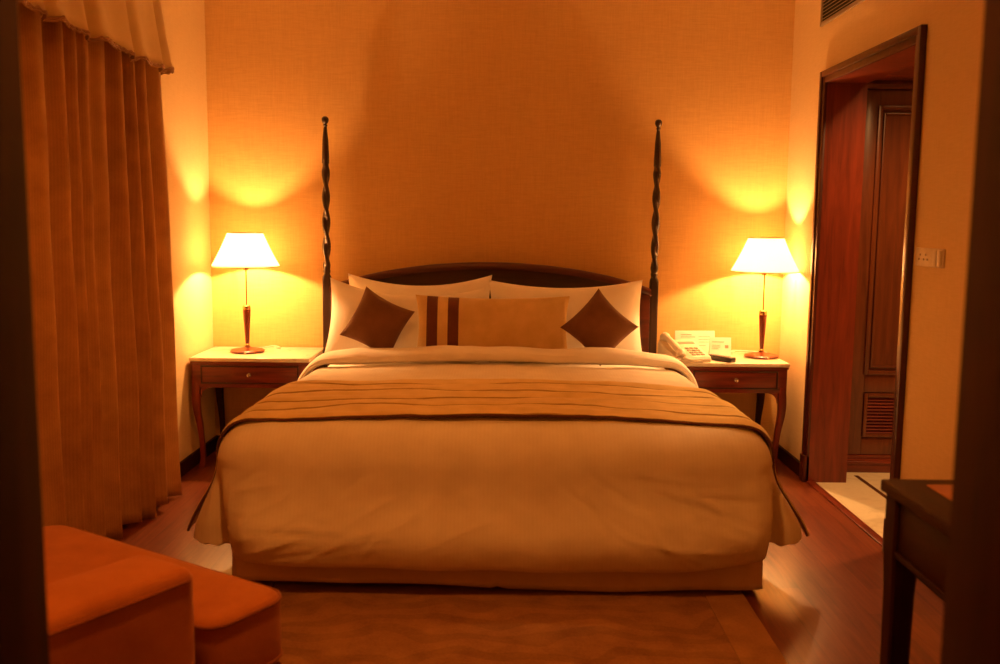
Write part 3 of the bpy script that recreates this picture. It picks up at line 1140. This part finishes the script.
def print_lines(parent, rects):
    for (x0, x1, z0, z1) in rects:
        b = B(); box(b, x0, x1, -.0012, -.0004, z0, z1)
        obj('emblem' if z1 - z0 > .01 else 'text_line', b, INK, parent, smooth=False)
def tent_card(name, label, loc, rz, w, h, rects, cat='card'):
    t = thing(name, label, cat, loc, rz)
    tilt = .22
    for nm, sg in (('front_panel', 1), ('back_panel', -1)):
        b = B(); box(b, -w / 2, w / 2, -.0004, .0008, 0, h)
        o = obj(nm, b, PAPER, t, smooth=False)
        o.matrix_basis = Matrix.Translation((0, -math.sin(tilt) * h * sg, 0)) @ Matrix.Rotation(-tilt * sg, 4, 'X')
        if sg == 1:
            print_lines(o, rects)
    return t
tent_card('leaflet', 'tall white folded leaflet standing behind the telephone', (1.085, 5.235, NZ), math.radians(3), .225, .135,
          [(-.08, -.02, .11, .114), (-.08, .0, .098, .101), (.02, .085, .10, .102), (.02, .085, .085, .087), (.02, .085, .07, .072), (.02, .06, .05, .052), (-.08, -.03, .05, .053)])
tent_card('tent_card', 'small white tent card with an emblem between telephone and lamp', (1.215, 5.175, NZ), math.radians(-4), .118, .105,
          [(-.045, .02, .078, .081), (-.045, .0, .060, .062), (-.045, .0, .050, .052), (-.045, -.01, .040, .042), (.026, .044, .045, .062)])
rm = thing('remote_control', 'dark television remote lying in front of the tent card', 'remote control', (1.175, 4.985, NZ), math.radians(38))
b = B(); box(b, -.026, .026, -.085, .085, .0, .026, .006, 3); obj('body', b, BLACK, rm)
b = B()
for r in range(6):
    for c in range(3):
        box(b, -.0155 + c * .0115, -.0075 + c * .0115, -.05 + r * .018, -.041 + r * .018, .0255, .028, .001)
obj('buttons', b, IVORY2, rm, label='grey rubber buttons')
pn = thing('ballpoint_pen', 'short dark pen lying between the telephone and the tent card', 'pen', (1.13, 5.08, NZ), math.radians(70))
b = B(); lathe(b, [(.001, -.07), (.0035, -.058), (.0042, -.05), (.0042, .045), (.003, .06)], 12); b.transform(Matrix.Translation((0, 0, .0043)) @ Matrix.Rotation(PI / 2, 4, 'X')); obj('barrel', b, BLACK, pn)
b = B(); box(b, -.001, .001, .02, .058, .008, .0105); obj('clip', b, NICKEL, pn)

# ------------------------------------------------------------------ writing desk in the right foreground
dk = thing('writing_desk', 'dark wooden writing desk with inset leather top against the right wall', 'desk', (1.25, 1.66, 0))
DX0, DX1, DYa, DYb = .890, 1.595, 1.22, 2.115
b = B(); box(b, DX0 - .012, DX1, DYa, DYb, .722, .75, .006, 3); obj('desktop', b, DARKY, dk, world=True)
b = B(); box(b, DX0 + .070, DX1 - .06, DYa + .06, DYb - .055, .749, .7525, .001); obj('leather_inset', b, LEATH, dk, world=True, label='lighter brown leather inset')
b = B()
box(b, DX0 + .008, DX0 + .03, DYa + .05, DYb - .04, .585, .722, .002); box(b, DX0 + .03, DX1 - .03, DYb - .036, DYb - .014, .585, .722, .002)
box(b, DX1 - .05, DX1 - .028, DYa + .05, DYb - .04, .585, .722, .002); box(b, DX0 + .03, DX1 - .03, DYa + .02, DYa + .042, .585, .722, .002)
box(b, DX0 + .002, DX0 + .012, DYa + .05, DYb - .06, .585, .600, .003)
obj('apron', b, DARKY, dk, world=True)
for lx in (DX0, DX1 - .085):
    for ly in (DYa + .01, DYb - .068):
        b = B()
        loft(b, [[(lx + .03 + s * sx, ly + .03 + s * sy, z) for sx, sy in ((-1, -.8), (-.8, -1), (.8, -1), (1, -.8), (1, .8), (.8, 1), (-.8, 1), (-1, .8))] for s, z in ((.020, 0), (.022, .02), (.027, .5), (.031, .585), (.031, .722))])
        obj('leg', b, DARK, dk, world=True)

# ------------------------------------------------------------------ orange armchair in the left foreground (local x = its right, y = its front)
ch = thing('armchair', 'orange upholstered armchair in front of the curtain, facing the bed', 'armchair', (0, 0, 0), 0)
ang = math.atan2(-.6, .8)                    # local x axis -> world (.8,-.6); local y axis -> (.6,.8)
CH0 = Vector((.6 * .95 - .8 * 2.09, .8 * .95 + .6 * 2.09, 0))
piv = Vector((.404, .475, 0))
ang2 = ang + math.radians(4.5)
ch.location = CH0 + Matrix.Rotation(ang, 3, 'Z') @ piv - Matrix.Rotation(ang2, 3, 'Z') @ piv; ch.rotation_euler = (0, 0, ang2)
# in local coordinates: a = along + 2.09 , n = n - .95
def soft(bm, x0, x1, y0, y1, z0, z1, r, seg=6, crown=0.0):
    t = bmesh.new()
    bmesh.ops.create_cube(t, size=1)
    for v in t.verts:
        v.co = Vector((x0 + (v.co.x + .5) * (x1 - x0), y0 + (v.co.y + .5) * (y1 - y0), z0 + (v.co.z + .5) * (z1 - z0)))
    bmesh.ops.subdivide_edges(t, edges=list(t.edges), cuts=5, use_grid_fill=True)
    bmesh.ops.bevel(t, geom=[e for e in t.edges if e.calc_face_angle(0) > 1], offset=r, segments=seg, profile=.5, affect='EDGES')
    for v in t.verts:
        u = 2 * (v.co.x - x0) / (x1 - x0) - 1; w = 2 * (v.co.y - y0) / (y1 - y0) - 1
        if v.co.z > (z0 + z1) / 2:
            v.co.z += crown * max(0, 1 - u * u) * max(0, 1 - w * w)
    merge(bm, t)
    return bm
for (xa, xb) in ((.225, .408), (-.54, -.36)):
    b = B(); soft(b, xa, xb, -.20, .198, .07, .598, .028, 6, .008)
    am = obj('arm', b, ORANGE, ch)
    if xa < 0:
        continue
    b = B()
    xo = xb if xa > 0 else xa
    tube(b, [(xo + (.001 if xa > 0 else -.001), yy, .574) for yy in [-.17 + .345 * i / 20 for i in range(21)]], .0035, 8)
    obj('seam', b, OPIPE, am)
b = B(); soft(b, -.36, .225, -.10, .24, .07, .29, .02, 4); box(b, -.535, .402, .228, .455, .07, .285, .02, 4); obj('seat_base', b, ORANGE, ch)
# T-shaped seat cushion with piping
def rounded_poly(pts, r, n=8):
    out = []
    m = len(pts)
    for i in range(m):
        p = Vector(pts[i]); a = Vector(pts[i - 1]); c = Vector(pts[(i + 1) % m])
        d1 = (a - p).normalized(); d2 = (c - p).normalized()
        rr = r[i]
        p1 = p + d1 * rr; p2 = p + d2 * rr
        for k in range(n + 1):
            t = k / n
            out.append((1 - t) ** 2 * p1 + 2 * t * (1 - t) * p + t * t * p2)
    return out
tc = rounded_poly([(-.355, -.055), (.22, -.055), (.22, .232), (.404, .232), (.404, .475), (-.54, .475), (-.54, .232), (-.355, .232)], [.05, .05, .008, .06, .08, .08, .06, .008])
cc = Vector((0, .12))
b = B()
rings = []
for ins, z in ((.012, .288), (.002, .296), (.0, .31), (.0, .43), (.004, .441), (.014, .449), (.028, .453), (.045, .455)):
    ring = []
    for i, p in enumerate(tc):
        a, c2 = tc[i - 1], tc[(i + 1) % len(tc)]
        d = (c2 - a); nn = Vector((-d.y, d.x)).normalized()
        ring.append((p.x + nn.x * min(ins, .05), p.y + nn.y * min(ins, .05), z))
    rings.append(ring)
loft(b, rings, True, True)
sc = obj('seat_cushion', b, ORANGE, ch)
for z in (.438, .298):
    b = B(); tube(b, [(p.x, p.y, z) for p in tc] + [(tc[0].x, tc[0].y, z)], .0045, 8, False); obj('piping', b, OPIPE, sc)
b = B(); soft(b, -.36, .225, -.20, -.06, .07, .72, .05, 6, .01); obj('backrest', b, ORANGE, ch)
for lx in (-.49, .36):
    for ly in (-.15, .40):
        b = B(); loft(b, [[(lx + s * x, ly + s * y, z) for x, y in ((-1, -1), (1, -1), (1, 1), (-1, 1))] for s, z in ((.016, .0131 if lx > 0 else 0), (.024, .075))]); obj('leg', b, DARK, ch)

# ------------------------------------------------------------------ lights: bedside lamps, passage downlight, added bedroom fill
WARM = (1.0, .47, .155)
FILL = (1.0, .30, .042)          # reddened colour of the added bedroom fill light
def point(name, loc, power, rad, col=WARM):
    l = bpy.data.lights.new(name, 'POINT'); l.energy = power; l.color = col; l.shadow_soft_size = rad
    o = bpy.data.objects.new(name, l); o.location = loc; link(o)
    return o
for (x, y, z) in LAMPS:
    point('lamp_bulb', (x, y, z + .556), 46, .019)
# ceiling downlights (out of the frame): one added as fill before the bed, one in the passage
def downlight(label, x, y, zc, power, spread=2.4, col=WARM):
    t = thing('ceiling_downlight', label, 'ceiling light', (x, y, zc), 0)
    b = B(); lathe(b, [(.050, -.001), (.062, -.004), (.066, -.009), (.060, -.012), (.050, -.010), (.046, -.004), (.044, -.0005)], 40, caps=False); obj('trim_ring', b, BRASS, t)
    l = bpy.data.lights.new('downlight_bulb', 'SPOT'); l.energy = power; l.color = col; l.spot_size = spread; l.spot_blend = .6; l.shadow_soft_size = .06
    o = bpy.data.objects.new('downlight_bulb', l); o.location = (x, y, zc - .02); link(o)
    return t
downlight('added round ceiling light in front of the bed, for fill', -.35, 1.85, ZC, 96, 2.6, FILL)
downlight('recessed round ceiling light in the passage beyond the doorway', 2.12, 4.05, 2.42, 130, 2.3)

w = bpy.data.worlds.new('World'); S.world = w
w.use_nodes = True
w.node_tree.nodes['Background'].inputs['Color'].default_value = (1, .5, .2, 1)
w.node_tree.nodes['Background'].inputs['Strength'].default_value = 0.0

# ------------------------------------------------------------------ camera
F = 938.0
pitch, roll, yaw = math.radians(6.70), math.radians(.572), math.radians(-.10)
f = Vector((math.sin(yaw) * math.cos(pitch), math.cos(yaw) * math.cos(pitch), -math.sin(pitch)))
r0 = f.cross(Vector((0, 0, 1))).normalized()
u0 = r0.cross(f)
r = math.cos(roll) * r0 + math.sin(roll) * u0
u = -math.sin(roll) * r0 + math.cos(roll) * u0
cam = bpy.data.cameras.new('camera')
cam.sensor_fit = 'HORIZONTAL'; cam.sensor_width = 36; cam.lens = F / 1000 * 36
cam.clip_start = .05
cam.dof.use_dof = True; cam.dof.focus_distance = 4.6; cam.dof.aperture_fstop = 3.2
co = bpy.data.objects.new('camera', cam); link(co)
co.matrix_world = Matrix(((r.x, u.x, -f.x, 0), (r.y, u.y, -f.y, 0), (r.z, u.z, -f.z, 1.33), (0, 0, 0, 1)))
S.camera = co

S.view_settings.view_transform = 'Standard'
S.view_settings.look = 'None'
S.view_settings.gamma = 1
S.view_settings.use_curve_mapping = False
S.view_settings.exposure = 0.12
S.cycles.use_denoising = True
S.cycles.max_bounces = 10
S.cycles.diffuse_bounces = 6
S.cycles.sample_clamp_indirect = 6
